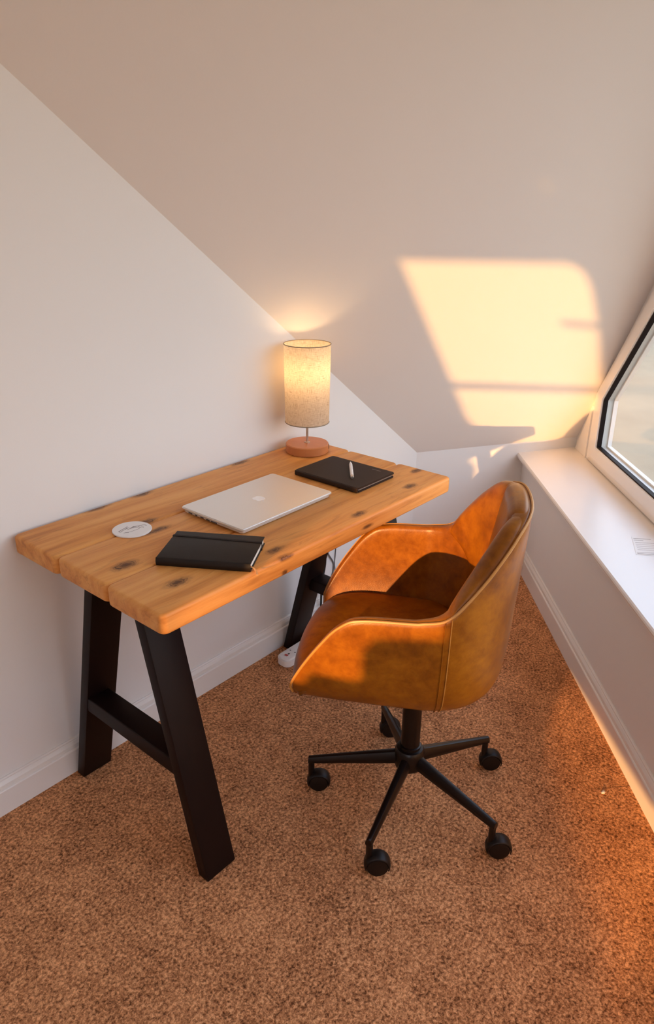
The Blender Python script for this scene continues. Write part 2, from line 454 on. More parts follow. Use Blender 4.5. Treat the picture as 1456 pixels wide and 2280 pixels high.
# baseboards
BP = [(0, 0), (.018, 0), (.018, .071), (.0165, .0735), (.0135, .075), (.0135, .079), (.0125, .086), (.008, .094), (.0065, .0955), (.0065, .099), (.004, .1015), (0, .1015)]
def baseboard(name, p0, p1, inward, mit=(0, 0)):
    p0, p1, inward = Vector(p0), Vector(p1), Vector(inward); t = (p1 - p0).normalized(); bm = bmesh.new(); R = []
    for q, mm in ((p0, mit[0]), (p1, mit[1])):
        R.append([bm.verts.new(q + inward * d + t * (mm * d) + Vector((0, 0, z))) for d, z in BP])
    for k in range(len(BP) - 1): bm.faces.new((R[0][k], R[0][k + 1], R[1][k + 1], R[1][k]))
    bm.faces.new(R[0]); bm.faces.new(R[1])
    o = finish(name, bm, M_gloss); o['kind'] = 'structure'; return o
baseboard('baseboard_left', (XW, 0, 0), KB, (0, -1, 0), (0, -.25))
kin = KD.cross(Vector((0, 0, 1)));  kin = kin if kin.dot(CAM - KB) > 0 else -kin
baseboard('baseboard_back', KB, KL, kin, (.25, -.7))
baseboard('baseboard_right', on_wall(KL.dot(E_), DW), on_wall(sW + .3, DW), N, (.7, 0))

# wall behind the camera with the window that lets the low sun in
OP = [(-1.190, 1.806), (-1.615, 1.852), (-1.650, 1.835), (-1.672, 1.79), (-1.692, 1.66), (-1.702, 1.45), (-1.70, 1.052), (-1.64, 1.046), (-1.56, 1.032), (-1.538, 1.0), (-1.535, .93), (-1.515, .912), (-1.42, .912), (-1.40, .875), (-1.252, .865), (-1.246, 1.02), (-1.222, 1.035), (-1.222, 1.095), (-1.266, 1.112), (-1.268, 1.19), (-1.236, 1.24)]  # outline notched to shape the sun patches, not a plain window edge
OP2 = [(-2.17, 2.10), (-3.75, 2.10), (-3.75, .385), (-2.17, .385), (-1.84, .465), (-1.84, .505), (-2.17, .505)]      # unseen opening added to spill warm sun on low wall and carpet
glow_hole = [(-1.556, 2.030), (-1.556, 2.045), (-1.571, 2.045), (-1.571, 2.030)]  # tiny hole added to cast a faint glow spot on the ceiling
slab('wall_behind', ((XW, 0, 0), (0, 1, 0), (0, 0, 1)), [(.1, 0), (PW.y - .1, 0), (PW.y - .1, HC), (.1, HC)], [OP, glow_hole, OP2], (-.04, 0, 0), M_wall)
w2 = D.objects.new('window_2', None); link(w2); w2['kind'] = 'structure'
rbox('transom', (XW - .035, -1.74, 1.384), (XW - .006, -1.15, 1.410), M_pvc, w2, .003)
rbox('window_handle', (XW - .02, -1.71, 1.648), (XW + .0, -1.575, 1.668), M_pvc, w2, .005)
w3 = D.objects.new('added_sun_window', None); link(w3); w3['kind'] = 'structure'  # unseen window and its frame, added for warm sun bounce
for a, b in (((-2.21, .52), (-2.17, 2.10)), ((-3.75, .385), (-3.70, 2.10)), ((-3.75, 2.05), (-2.17, 2.10)), ((-3.75, .385), (-2.17, .405)), ((-2.98, .385), (-2.94, 2.10))):
    rbox('window_frame', (XW - .035, a[0], a[1]), (XW - .004, b[0], b[1]), M_pvc, w3, .003)

# ground outside
slab('ground', ((0, 0, -3.0), (1, 0, 0), (0, 1, 0)), [(-600, -600), (600, -600), (600, 600), (-600, 600)], [], (0, 0, -.1), M_ground)

# ------------------------------------------------------------------ desk
DX0, DX1, DY0, DY1, DT, DTH = .700, 1.749, -.5735, -.010, .750, .046
dc = Vector(((DX0 + DX1) / 2, (DY0 + DY1) / 2, 0))
desk = thing('desk', dc, 'chunky pine plank desk with black steel A-frame legs against the left wall', 'desk')
gaps = [(-.195, -.010), (-.3855, -.1965), (-.5735, -.387)]
for i, (ya, yb) in enumerate(gaps):
    def shape(bm, ya=ya, yb=yb):
        bm.verts.ensure_lookup_table()
    bm = bmesh.new(); bmesh.ops.create_cube(bm, size=1.0)
    dx = (0.0, .004, .0)[i]
    lo = Vector((DX0 + (0, .003, 0)[i] - dc.x, ya - dc.y, DT - DTH)); hi = Vector((DX1 - (.0, .003, .001)[i] - dc.x, yb - dc.y, DT))
    for v in bm.verts: v.co = Vector((lo[k] if v.co[k] < 0 else hi[k] for k in range(3)))
    vert = [e for e in bm.edges if abs(e.verts[0].co.z - e.verts[1].co.z) > .01]
    bmesh.ops.bevel(bm, geom=vert, offset=.016, segments=5, profile=.5, affect='EDGES')
    rest = [e for e in bm.edges if (abs(e.verts[0].co.z - e.verts[1].co.z) < 1e-5)]
    bmesh.ops.bevel(bm, geom=rest, offset=.0075, segments=4, profile=.5, affect='EDGES')
    finish('tabletop_board', bm, M_wood, desk, angle=30)
def leg_mesh(x0, x1, yb0, yb1, yt0, yt1, zt, name='leg'):
    bm = bmesh.new()
    P = [(x0, yb0, 0), (x1, yb0, 0), (x1, yb1, 0), (x0, yb1, 0), (x0, yt0, zt), (x1, yt0, zt), (x1, yt1, zt), (x0, yt1, zt)]
    v = [bm.verts.new(Vector(p) - Vector((dc.x, dc.y, 0))) for p in P]
    for q in ((0, 1, 2, 3), (4, 5, 6, 7), (0, 1, 5, 4), (1, 2, 6, 5), (2, 3, 7, 6), (3, 0, 4, 7)): bm.faces.new([v[k] for k in q])
    bmesh.ops.recalc_face_normals(bm, faces=bm.faces[:])
    bmesh.ops.bevel(bm, geom=bm.edges[:], offset=.003, segments=2, profile=.5, affect='EDGES')
    return finish(name, bm, M_steel, desk, angle=35)
ZT = DT - DTH - .005
for x0, x1, rx0, rx1 in ((.762, .850, .764, .826), (1.600, 1.688, 1.624, 1.686)):
    kf, kr = .245, -.262
    leg_mesh(x0, x1, -.575, -.541, -.575 + kf * ZT, -.541 + kf * ZT, ZT)
    leg_mesh(x0, x1, -.056, -.023, -.056 + kr * ZT, -.023 + kr * ZT, ZT)
    z0r, z1r = .263, .306
    rbox('cross_rail', (rx0 - dc.x, -.545 + kf * .285 - dc.y, z0r), (rx1 - dc.x, -.052 + kr * .285 - dc.y, z1r), M_steel, desk, .003)
    rbox('top_plate', (x0 - dc.x, -.415 - dc.y, ZT), (x1 - dc.x, -.195 - dc.y, DT - DTH), M_steel, desk, .001)

# ------------------------------------------------------------------ chair
C0 = Vector((1.287, -.778, 0)); TH = math.radians(120.13)
chair = thing('office_chair', C0, 'tan leather tub office chair on black five-star castor base', 'chair', TH)
def Lc(f, l, z): return Vector((f, -l, z))      # chair frame: f forward, l to the sitter's right
HW = [(.425, .150), (.434, .180), (.455, .207), (.49, .229), (.54, .243), (.60, .250), (.70, .254), (.90, .256)]
BK = [(.425, -.145), (.434, -.170), (.455, -.190), (.49, -.202), (.60, -.212), (.70, -.216), (.90, -.228)]
FR = [(.425, .225), (.434, .248), (.455, .266), (.49, .276), (.60, .278), (.9, .278)]
F0 = -.01; ZB = .425; TA = .48; PX = 2 / 2.35
TOPF = [(-.06, .706), (.0, .700), (.08, .697), (.125, .691), (.16, .668), (.20, .617), (.24, .553), (.262, .510), (.274, .478), (.278, .460)]
TOPB = [(0, .892), (15, .891), (30, .878), (45, .838), (58, .790), (68, .750), (76, .719), (81, .708), (90, .702)]
def plan(t, hw, bk, fr):
    a = abs(t); sg = 1 if t >= 0 else -1
    if a >= TA:
        u = (a - TA) / (1 - TA)
        return F0 + (fr - F0) * u, sg * hw * (1 - .05 * u ** 3)
    ph = a / TA * math.pi / 2
    s_, c_ = math.sin(ph), max(0.0, math.cos(ph))
    return F0 + (bk - F0) * (c_ ** PX), sg * hw * (s_ ** PX)
def top_z(t):
    a = abs(t)
    if a >= TA:
        u = (a - TA) / (1 - TA); return smooth_interp(F0 + (.278 - F0) * u, TOPF)
    return smooth_interp(a / TA * 90, TOPB)
def backness(t): return max(0.0, math.cos(min(abs(t) / TA, 1) * math.pi / 2)) ** .7
def outer(t, z, d=0.0):
    f, l = plan(t, smooth_interp(z, HW) - d, smooth_interp(z, BK) + d, smooth_interp(z, FR))
    return Lc(f, l, z)
def thick(t, z):
    b = backness(t)
    return .025 * (1 - b) + b * interp(z, [(.48, .085), (.60, .075), (.88, .042)])
def inner_low(t): return min(.465, top_z(t) - .012)
TS = [-1 + 2 * k / 96 for k in range(97)]
rows = []
for t in TS:
    tz = top_z(t); th = thick(t, tz); row = []
    ztop = tz - .010
    for s in (0, .02, .06, .12, .2, .3, .42, .55, .68, .8, .9, 1.0):
        row.append(outer(t, ZB + (ztop - ZB) * s))
    for dd, dz in ((.12, -.0035), (.32, -.0005), (.5, 0), (.68, -.0005), (.88, -.0035)):
        row.append(outer(t, tz + dz, th * dd))
    zl = inner_low(t)
    for s in (0, .12, .28, .45, .65, .85, 1.0):
        z = ztop + (zl - ztop) * s
        row.append(outer(t, z, thick(t, z)))
    rows.append(row)
grid('shell', rows, M_leather, chair, sub=1)
# underside
bm = bmesh.new()
ring = [bm.verts.new(outer(t, ZB + .001)) for t in TS]; bm.faces.new(ring)
finish('underside_panel', bm, M_plastic, chair)
# seat cushion
path = [(-.150, .494), (-.147, .503), (-.135, .509), (-.08, .513), (.02, .518), (.12, .522), (.20, .521), (.245, .513), (.275, .497), (.291, .474), (.294, .452), (.284, .434), (.262, .4265), (.20, .4255)]
cu = [-1, -.985, -.95, -.88, -.75, -.55, -.3, 0, .3, .55, .75, .88, .95, .985, 1]
rows = []
for f, z in path:
    row = []
    for u in cu:
        hw = .2145 - (.016 if z < .46 and f > .2 else 0) - (.022 if z < .44 and f > .2 else 0) - (.04 if f > .19 and z < .428 else 0)
        lat = u * hw
        zz = z - (.014 * abs(u) ** 8 + .006 * u * u if z > .47 else 0)
        ff = f - (.030 * abs(u) ** 2.2 + .012 * abs(u) ** 10 if f > .15 else 0)
        if f < -.1: ff = f + .15 * abs(u) ** 2.6
        row.append(Lc(ff, lat, zz))
    rows.append(row)
grid('seat_cushion', rows, M_leather, chair, sub=1)
# quilted channels and lower panels on the inside of the back
def path_pts(t, zlo, zcap=None, n=26):
    tz = top_z(t); th = thick(t, tz); P = []
    zt = tz - .010
    for k in range(13):
        z = zlo + (zt - zlo) * k / 12; P.append(outer(t, z, thick(t, z)))
    for dd, dz in ((.90, -.004), (.7, -.0008), (.5, 0), (.3, -.0008), (.16, -.003)): P.append(outer(t, tz + dz, th * dd))
    # resample evenly
    Ls = [0]
    for a, b in zip(P, P[1:]): Ls.append(Ls[-1] + (b - a).length)
    out = []
    for k in range(n):
        q = Ls[-1] * k / (n - 1); i = 0
        while i < len(P) - 2 and Ls[i + 1] < q: i += 1
        out.append(P[i].lerp(P[i + 1], 0 if Ls[i + 1] == Ls[i] else (q - Ls[i]) / (Ls[i + 1] - Ls[i])))
    return out
def seam_z(t):
    a = abs(t) / TA * 90
    return interp(a, [(0, .588), (22, .594), (40, .625), (60, .668), (79, .702)])
def puff_pad(name, ta, tb, amp, zfun=seam_z, nt=20, n=26):
    R = []
    for i in range(nt + 1):
        R.append(path_pts(ta + (tb - ta) * i / nt, zfun(ta + (tb - ta) * i / nt), n=n))
    out = []
    for i in range(nt + 1):
        row = []
        for j in range(n):
            a = R[min(i + 1, nt)][j] - R[max(i - 1, 0)][j]; b = R[i][min(j + 1, n - 1)] - R[i][max(j - 1, 0)]
            nn = a.cross(b); nn = nn.normalized() if nn.length > 1e-9 else Vector((1, 0, 0))
            ctr = Lc(.03, 0, .62)
            # point towards the sitter / upwards
            x = 2 * i / nt - 1; y = 2 * j / (n - 1) - 1
            p = max(0, 1 - abs(x) ** 2.6) ** .6 * max(0, 1 - abs(y) ** 6) ** .5
            row.append((R[i][j], nn, p))
        out.append(row)
    mid = out[nt // 2][n // 3]
    sg = 1 if mid[1].dot(Lc(.05, 0, .75) - mid[0]) > 0 else -1
    rows = [[q + nn * sg * (amp * p - .002 * (1 - p)) for q, nn, p in row] for row in out]
    return grid(name, rows, M_leather, chair, sub=1)
t1 = TA * 20 / 90; t2 = TA * 77 / 90
puff_pad('back_channel', -t2, -t1, .010)
puff_pad('back_channel', -t1, t1, .013)
puff_pad('back_channel', t1, t2, .010)
# piping along the rim and double stitched side seams
def rim(t, d=.06, dz=-.003):
    tz = top_z(t); return outer(t, tz + dz, thick(t, tz) * d)
tube('piping', [rim(-1 + 2 * k / 160) for k in range(161)], .0030, M_thread, chair, 6)
for sg in (-1, 1):
    for off in (.0, .018):
        tt = sg * (TA - .075 + off)
        zt = top_z(tt) - .006
        pts = [outer(tt, .44 + (zt - .44) * k / 20, -.0006) for k in range(21)]
        tube('side_seam', pts, .0013, M_thread if off == 0 else M_leather, chair, 5)
# base
lathe('gas_column', [(0, .150), (.0245, .150), (.0245, .300), (.0245, .405), (0, .405)], M_blackmetal, chair, n=32)
rbox('tilt_plate', (-.10, -.075, .398), (.10, .075, .4255), M_plastic, chair, .006)
lathe('hub', [(0, .098), (.014, .098), (.016, .115), (.036, .118), (.0385, .125), (.0385, .168), (.034, .176), (.028, .178), (.028, .186), (.0245, .188), (0, .188)], M_blackmetal, chair, n=40)
trail = Vector((.64, -.77, 0))
rot = Matrix.Rotation(-TH, 3, 'Z')
trl = rot @ trail
for k in range(5):
    a = math.radians(122 + 72 * k) - TH
    dv = Vector((math.cos(a), math.sin(a), 0)); side = Vector((-dv.y, dv.x, 0))
    bm = bmesh.new(); rings = []
    for rad, zt, zb, hw in ((.026, .164, .126, .0145), (.10, .147, .114, .0125), (.19, .126, .101, .0105), (.262, .109, .089, .009), (.268, .108, .088, .0085)):
        prof = [(-hw, zb + .004), (-hw * .75, zb), (hw * .75, zb), (hw, zb + .004), (hw, (zt + zb) / 2), (hw * .55, zt - .002), (0, zt), (-hw * .55, zt - .002), (-hw, (zt + zb) / 2)]
        rings.append([bm.verts.new(dv * rad + side * p + Vector((0, 0, z))) for p, z in prof])
    for A, B in zip(rings, rings[1:]):
        for q in range(len(A)): bm.faces.new((A[q], A[(q + 1) % len(A)], B[(q + 1) % len(B)], B[q]))
    bm.faces.new(rings[0]); bm.faces.new(rings[-1])
    leg = finish('base_leg', bm, M_blackmetal, chair, angle=40)
    tip = dv * .260
    lathe('castor_stem', [(0, .040), (.0085, .040), (.0085, .092), (0, .092)], M_blackmetal, leg, loc=(tip.x, tip.y, 0), n=16)
    cx = tip + trl * .020; ax = Vector((-trl.y, trl.x, 0))
    for sg in (-1, 1):                       # twin wheels
        bm = bmesh.new(); R = []
        for r_, w_ in ((0, .003), (.018, .003), (.0245, .0045), (.0262, .007), (.0262, .013), (.0245, .0155), (.016, .0165), (0, .0165)):
            c = cx + ax * sg * w_ + Vector((0, 0, .0262))
            if r_ == 0: R.append([bm.verts.new(c)])
            else: R.append([bm.verts.new(c + trl * r_ * math.cos(2 * math.pi * q / 28) + Vector((0, 0, r_ * math.sin(2 * math.pi * q / 28)))) for q in range(28)])
        for A, B in zip(R, R[1:]):
            for q in range(28):
                q2 = (q + 1) % 28
                if len(A) == 1: bm.faces.new((A[0], B[q], B[q2]))
                elif len(B) == 1: bm.faces.new((A[q], A[q2], B[0]))
                else: bm.faces.new((A[q], A[q2], B[q2], B[q]))
        finish('castor_wheel', bm, M_plastic, leg, angle=40)
    bm = bmesh.new(); R = []                 # hood over the wheels
    for q in range(15):
        an = math.radians(-15 + 210 * q / 14)
        row = []
        for r_, w_ in ((.0275, -.0175), (.0305, -.0140), (.0320, -.006), (.0320, .006), (.0305, .0140), (.0275, .0175)):
            row.append(bm.verts.new(cx + ax * w_ + trl * r_ * math.cos(an) + Vector((0, 0, .0262 + r_ * math.sin(an)))))
        R.append(row)
    for A, B in zip(R, R[1:]):
        for q in range(5): bm.faces.new((A[q], A[q + 1], B[q + 1], B[q]))
    h = finish('castor_hood', bm, M_plastic, leg, smooth=True)
    md = h.modifiers.new('s', 'SOLIDIFY'); md.thickness = .002; md.offset = -1

# ------------------------------------------------------------------ lamp
LB = Vector((1.6465, -.0985, DT))
lamp = thing('table_lamp', LB, 'lit table lamp with linen drum shade and round wooden base', 'lamp')
lathe('lamp_base', [(0, 0), (.066, 0), (.0685, .0025), (.0685, .0265), (.066, .029), (.010, .029), (0, .029)], M_baseW, lamp, n=72)
lathe('stem', [(0, .029), (.009, .029), (.009, .031), (.0042, .033), (.0042, .205), (.012, .207), (.012, .225), (0, .225)], M_brass, lamp, n=20)
zs0, zs1, rs0, rs1 = .098, .341, .0690, .0722
shp = []
for k in range(13):
    u = k / 12; shp.append((rs0 + (rs1 - rs0) * u, zs0 + (zs1 - zs0) * u))
bm = bmesh.new(); R = [[bm.verts.new((r_ * math.cos(2 * math.pi * q / 96), r_ * math.sin(2 * math.pi * q / 96), z)) for q in range(96)] for r_, z in shp]
for A, B in zip(R, R[1:]):
    for q in range(96): bm.faces.new((A[q], A[(q + 1) % 96], B[(q + 1) % 96], B[q]))
shade = finish('lamp_shade', bm, M_shade, lamp, smooth=True)
for r_, z in ((rs0, zs0), (rs1, zs1)):
    bm = bmesh.new(); R = []
    for q in range(96):
        a = 2 * math.pi * q / 96
        R.append([bm.verts.new(((r_ + .0016 * math.cos(b)) * math.cos(a), (r_ + .0016 * math.cos(b)) * math.sin(a), z + .0016 * math.sin(b))) for b in (0, 1.57, 3.14, 4.71)])
    for q in range(96):
        A, B = R[q], R[(q + 1) % 96]
        for k in range(4): bm.faces.new((A[k], A[(k + 1) % 4], B[(k + 1) % 4], B[k]))
    finish('shade_ring', bm, M_trim, lamp, smooth=True)
lathe('bulb', [(0, .222), (.012, .224), (.013, .236), (.021, .252), (.026, .268), (.0245, .284), (.015, .296), (0, .300)], M_bulb, lamp, n=24, angle=80)
# USB socket on the base, facing the right of the desk
ua = math.radians(-38)
ud = Vector((math.cos(ua), math.sin(ua), 0)); us = Vector((-ud.y, ud.x, 0))
def obox(name, c, half, ax, mat, parent, bev=.0006):
    bm = bmesh.new(); bmesh.ops.create_cube(bm, size=2.0)
    for v in bm.verts: v.co = c + ax[0] * v.co.x * half[0] + ax[1] * v.co.y * half[1] + ax[2] * v.co.z * half[2]
    bmesh.ops.bevel(bm, geom=bm.edges[:], offset=bev, segments=2, affect='EDGES')
    return finish(name, bm, mat, parent, angle=35)
Zv = Vector((0, 0, 1))
us_o = obox('usb_socket', ud * .0685 + Zv * .0145, (.0016, .0085, .0078), (ud, us, Zv), M_plastic, lamp)
obox('usb_port', ud * .0702 + Zv * .0135, (.0006, .0055, .0024), (ud, us, Zv), M_brass, us_o, .0002)
tube('power_cord', catmull([(.045, .05, .008), (.075, .035, .006), (.098, .045, .005), (.112, .073, .003)], 8), .0028, M_cable_b, lamp, 8)

# ------------------------------------------------------------------ laptop
def frame_thing(name, c, xdir, label, cat):
    return thing(name, c, label, cat, math.atan2(xdir[1], xdir[0]))
def rplate(name, w, d, z0, z1, rad, mat, parent, bev=.001, seg=8, x0=0, y0=0):
    bm = bmesh.new(); P = []
    for cx, cy, a0 in ((w / 2 - rad, d / 2 - rad, 0), (-w / 2 + rad, d / 2 - rad, 90), (-w / 2 + rad, -d / 2 + rad, 180), (w / 2 - rad, -d / 2 + rad, 270)):
        for k in range(seg + 1):
            a = math.radians(a0 + 90 * k / seg); P.append((x0 + cx + rad * math.cos(a), y0 + cy + rad * math.sin(a)))
    A = [bm.verts.new((x, y, z0)) for x, y in P]; B = [bm.verts.new((x, y, z1)) for x, y in P]
    bm.faces.new(A); bm.faces.new(B)
    for k in range(len(P)): bm.faces.new((A[k], A[(k + 1) % len(P)], B[(k + 1) % len(P)], B[k]))
    bmesh.ops.recalc_face_normals(bm, faces=bm.faces[:])
    if bev:
        es = [e for e in bm.edges if abs(e.verts[0].co.z - e.verts[1].co.z) < 1e-7]
        bmesh.ops.bevel(bm, geom=es, offset=bev, segments=2, affect='EDGES')
    return finish(name, bm, mat, parent, angle=35)
lap = frame_thing('laptop', (1.222, -.3075, DT), (1, .006), 'closed silver laptop in the middle of the desk', 'laptop')
rplate('laptop_base', .331, .217, .0015, .0098, .012, M_alu, lap, .003)
rplate('laptop_lid', .338, .226, .0102, .0160, .012, M_alu, lap, .0022)
for sx in (-1, 1):
    for sy in (-1, 1): lathe('rubber_foot', [(0, 0), (.006, 0), (.006, .002), (0, .002)], M_gasket, lap, loc=(sx * .14, sy * .085, 0), n=16)
for q in range(5):
    w_ = (.007, .004, .006, .006, .011)[q]
    rbox('port', (-.1662, .078 - q * .022 - w_, .0040), (-.1648, .078 - q * .022 + w_, .0068), M_aludark, lap, .0004)
# fruit emblem on the lid, leaf towards the front edge of the desk
def emblem(scale, z):
    half = [(0, .30), (.14, .37), (.30, .35), (.42, .22), (.46, .02), (.42, -.18), (.32, -.38), (.20, -.49), (.10, -.47), (0, -.43)]
    pr_ = catmull([(x, y, 0) for x, y in half], 5)
    pts = [(p.x, p.y) for p in pr_] + [(-p.x, p.y) for p in reversed(pr_[1:-1])]
    # bite on the +x side
    out = []
    for x, y in pts:
        dx, dy = x - .54, y - .05; d = math.hypot(dx, dy)
        if d < .20: x, y = .54 + dx / d * .20, .05 + dy / d * .20
        out.append((x, y))
    leaf = [(0, .42), (.02, .54), (.10, .64), (.19, .68), (.18, .56), (.10, .46)]
    def mk(P, name):
        bm = bmesh.new(); A = [bm.verts.new((-x * scale, -y * scale, z)) for x, y in P]
        bm.faces.new(A); r = bmesh.ops.extrude_face_region(bm, geom=bm.faces[:])
        bmesh.ops.translate(bm, verts=[g for g in r['geom'] if isinstance(g, bmesh.types.BMVert)], vec=(0, 0, .0003))
        return finish(name, bm, M_logo, None)
    return mk(out, 'lid_emblem'), mk(leaf, 'emblem_leaf')
a_, b_ = emblem(.034, .01595); a_.parent = lap; a_['label'] = 'pale polished fruit emblem'; b_.parent = a_

# ------------------------------------------------------------------ folio with tablet, stylus
fol = frame_thing('tablet_folio', (1.5435, -.3365, DT), (1, .006), 'dark brown tablet folio case lying right of the laptop', 'tablet case')
rplate('back_cover', .174, .231, .0, .0045, .008, M_folio, fol, .0012)
rplate('tablet', .170, .226, .0048, .0100, .009, M_folioedge, fol, .0015)
rplate('front_cover', .176, .233, .0104, .0155, .008, M_folio, fol, .0014)
rbox('spine', (-.0905, -.1155, .001), (-.0845, .1155, .0148), M_folio, fol, .0025)
# small pale printed mark
for q in range(7):
    rbox('printed_mark', (.066, -.052 + q * .0042, .0154), (.0688, -.0494 + q * .0042, .01562), M_folioedge, fol) if q == 0 else None
rbox('printed_mark', (.0662, -.080, .0154), (.0680, -.052, .01560), M_folioedge, fol)
pa = Vector((1.608, -.306, 0)); pb = Vector((1.503, -.396, 0)); pd = (pb - pa)
pen = thing('stylus', (pa.x, pa.y, DT + .0155), 'white stylus pen resting on the dark brown folio', 'pen', math.atan2(pd.y, pd.x))
L_ = pd.length
def xlathe(name, prof, mat, parent, zc, n=20):
    bm = bmesh.new(); R = []
    for r_, x in prof:
        if r_ == 0: R.append([bm.verts.new((x, 0, zc))])
        else: R.append([bm.verts.new((x, r_ * math.cos(2 * math.pi * q / n), zc + r_ * math.sin(2 * math.pi * q / n))) for q in range(n)])
    for A, B in zip(R, R[1:]):
        for q in range(n):
            q2 = (q + 1) % n
            if len(A) == 1: bm.faces.new((A[0], B[q], B[q2]))
            elif len(B) == 1: bm.faces.new((A[q], A[q2], B[0]))
            else: bm.faces.new((A[q], A[q2], B[q2], B[q]))
    return finish(name, bm, mat, parent, angle=40)
xlathe('stylus_body', [(0, .022), (.0046, .022), (.0050, .03), (.0050, L_ - .016), (.0046, L_ - .014), (0, L_ - .014)], M_white, pen, .005)
xlathe('stylus_tip', [(0, 0), (.0010, .001), (.0046, .022), (0, .0221)], M_white, pen, .005)
xlathe('stylus_cap', [(0, L_ - .0139), (.0047, L_ - .0139), (.0049, L_ - .002), (.0035, L_), (0, L_)], M_brass, pen, .005)

# ------------------------------------------------------------------ notebook
na, nb_, nc_, nd_ = Vector((.824, -.388)), Vector((.950, -.317)), Vector((1.067, -.490)), Vector((.932, -.568))
ctr = (na + nb_ + nc_ + nd_) / 4; xd = ((nd_ - na) + (nc_ - nb_)).normalized()
nbk = frame_thing('notebook', (ctr.x, ctr.y, DT), xd, 'black hardback notebook with elastic band near the front edge', 'notebook')
NL, NW, NH = .209, .143, .0185
rbox('back_cover', (-NL / 2, -NW / 2, 0), (NL / 2, NW / 2, .0025), M_cover, nbk, .001)
rbox('front_cover', (-NL / 2, -NW / 2, NH - .0025), (NL / 2, NW / 2, NH), M_cover, nbk, .001)
rbox('page_block', (-NL / 2 + .003, -NW / 2 + .003, .0025), (NL / 2 - .003, NW / 2 - .003, NH - .0025), M_paper, nbk)
bm = bmesh.new(); R = []
for x in (-NL / 2, NL / 2):
    R.append([bm.verts.new((x, -NW / 2 - .0026 * math.sin(math.pi * k / 8), NH * k / 8)) for k in range(9)] + [bm.verts.new((x, -NW / 2 + .0025, NH)), bm.verts.new((x, -NW / 2 + .0025, 0))])
for k in range(11): bm.faces.new((R[0][k], R[0][(k + 1) % 11], R[1][(k + 1) % 11], R[1][k]))
bm.faces.new(R[0]); bm.faces.new(R[1])
finish('notebook_spine', bm, M_cover, nbk, angle=40)
# elastic band along the far long side, slightly slanting
bm = bmesh.new(); y0e, y1e, wb = NW / 2 - .026, NW / 2 - .034, .0035
pr = [(-NL / 2 - .0009, -.0), (-NL / 2 - .0009, NH + .0009), (NL / 2 + .0009, NH + .0009), (NL / 2 + .0009, 0)]
A = []; B = []
for x, z in pr:
    u = (x + NL / 2) / NL; y = y0e + (y1e - y0e) * u
    A.append((x, y, z))
ring0 = [bm.verts.new((x, y - wb, z)) for x, y, z in A]; ring1 = [bm.verts.new((x, y + wb, z)) for x, y, z in A]
for k in range(3): bm.faces.new((ring0[k], ring0[k + 1], ring1[k + 1], ring1[k]))
o = finish('elastic_band', bm, M_gasket, nbk); md = o.modifiers.new('s', 'SOLIDIFY'); md.thickness = .0008
tube('ribbon_marker', catmull([(NL / 2 - .006, -NW / 2 + .012, .008), (NL / 2 + .004, -NW / 2 + .009, .006), (NL / 2 + .012, -NW / 2 + .002, .0012), (NL / 2 + .017, -NW / 2 - .012, .0008)], 6), .002, M_ribbon, nbk, 8, aspect=(.35, 1.2))

# ------------------------------------------------------------------ coaster
cst = thing('coaster', (.9025, -.1990, DT), 'round white coaster with a grey line drawing by the wall', 'coaster')
lathe('coaster_disc', [(0, 0), (.0455, 0), (.0465, .001), (.0465, .0032), (.0455, .004), (0, .004)], M_ceramic, cst, n=64)
# sketchy strokes of a little vehicle drawing
vr = Vector((math.sin(yaw), -math.cos(yaw))); vu = Vector((math.cos(yaw), math.sin(yaw)))
def stroke(pts, r_):
    P = [Vector((vr.x * a + vu.x * b, vr.y * a + vu.y * b, .0040)) for a, b in pts]
    tube('drawing_stroke', catmull([tuple(p) for p in P], 5), r_, M_ink, cst, 5, aspect=(.25, 1))
for pts, r_ in (([(-.027, -.018), (-.021, -.004), (-.014, .012)], .0011), ([(-.027, -.018), (-.022, -.021), (-.019, -.012), (-.012, .006)], .0009), ([(-.015, -.004), (-.011, .004), (-.008, .007)], .0011),
                ([(-.002, .012), (.010, .018), (.022, .024), (.030, .022)], .0011), ([(-.010, -.006), (.0, .006), (.010, .010), (.014, .016)], .0010),
                ([(.014, .004), (.020, .012), (.026, .010)], .0010), ([(-.010, -.022), (.0, -.018), (.010, -.006), (.018, .002)], .0007), ([(-.013, -.026), (-.009, -.023), (-.002, -.021)], .0009),
                ([(-.005, .004), (.003, .013), (.007, .014)], .0012)):
    stroke(pts, r_)

# ------------------------------------------------------------------ power strip and cables
ps = thing('power_strip', (1.505, -.105, 0), 'white power strip on the carpet behind the desk leg', 'power strip')
rplate('strip_body', .42, .062, 0, .034, .026, M_white, ps, .006, 10, x0=.21, y0=-.0)
for k in range(4):
    cx = .05 + k * .10
    sk = rbox('socket_face', (cx - .03, -.024, .0335), (cx + .03, .024, .0348), M_white, ps, .0006)
    rbox('earth_slot', (cx - .006 - .010, -.003, .0346), (cx - .002 - .006, .003, .0350), M_socket, sk)
    rbox('pin_slot', (cx + .006, -.014, .0346), (cx + .010, -.008, .0350), M_socket, sk)
    rbox('pin_slot', (cx + .006, .008, .0346), (cx + .010, .014, .0350), M_socket, sk)
    rbox('switch', (cx - .028, -.006, .0346), (cx - .020, .006, .0368), M_red if k == 0 else M_white, sk, .0006)
def cable(name, pts, r_, mat, label):
    o = tube(name, catmull(pts, 8), r_, mat, None, 8); tag(o, label, 'cable'); return o
cable('power_cable', [(1.744, -.0050, .735), (1.752, -.0050, .68), (1.80, -.006, .50), (1.848, -.010, .28), (1.829, -.012, .175), (1.815, -.020, .115), (1.80, -.035, .06), (1.81, -.060, .0375)], .0042, M_cable_b, 'thick black power cable running down the wall behind the desk')
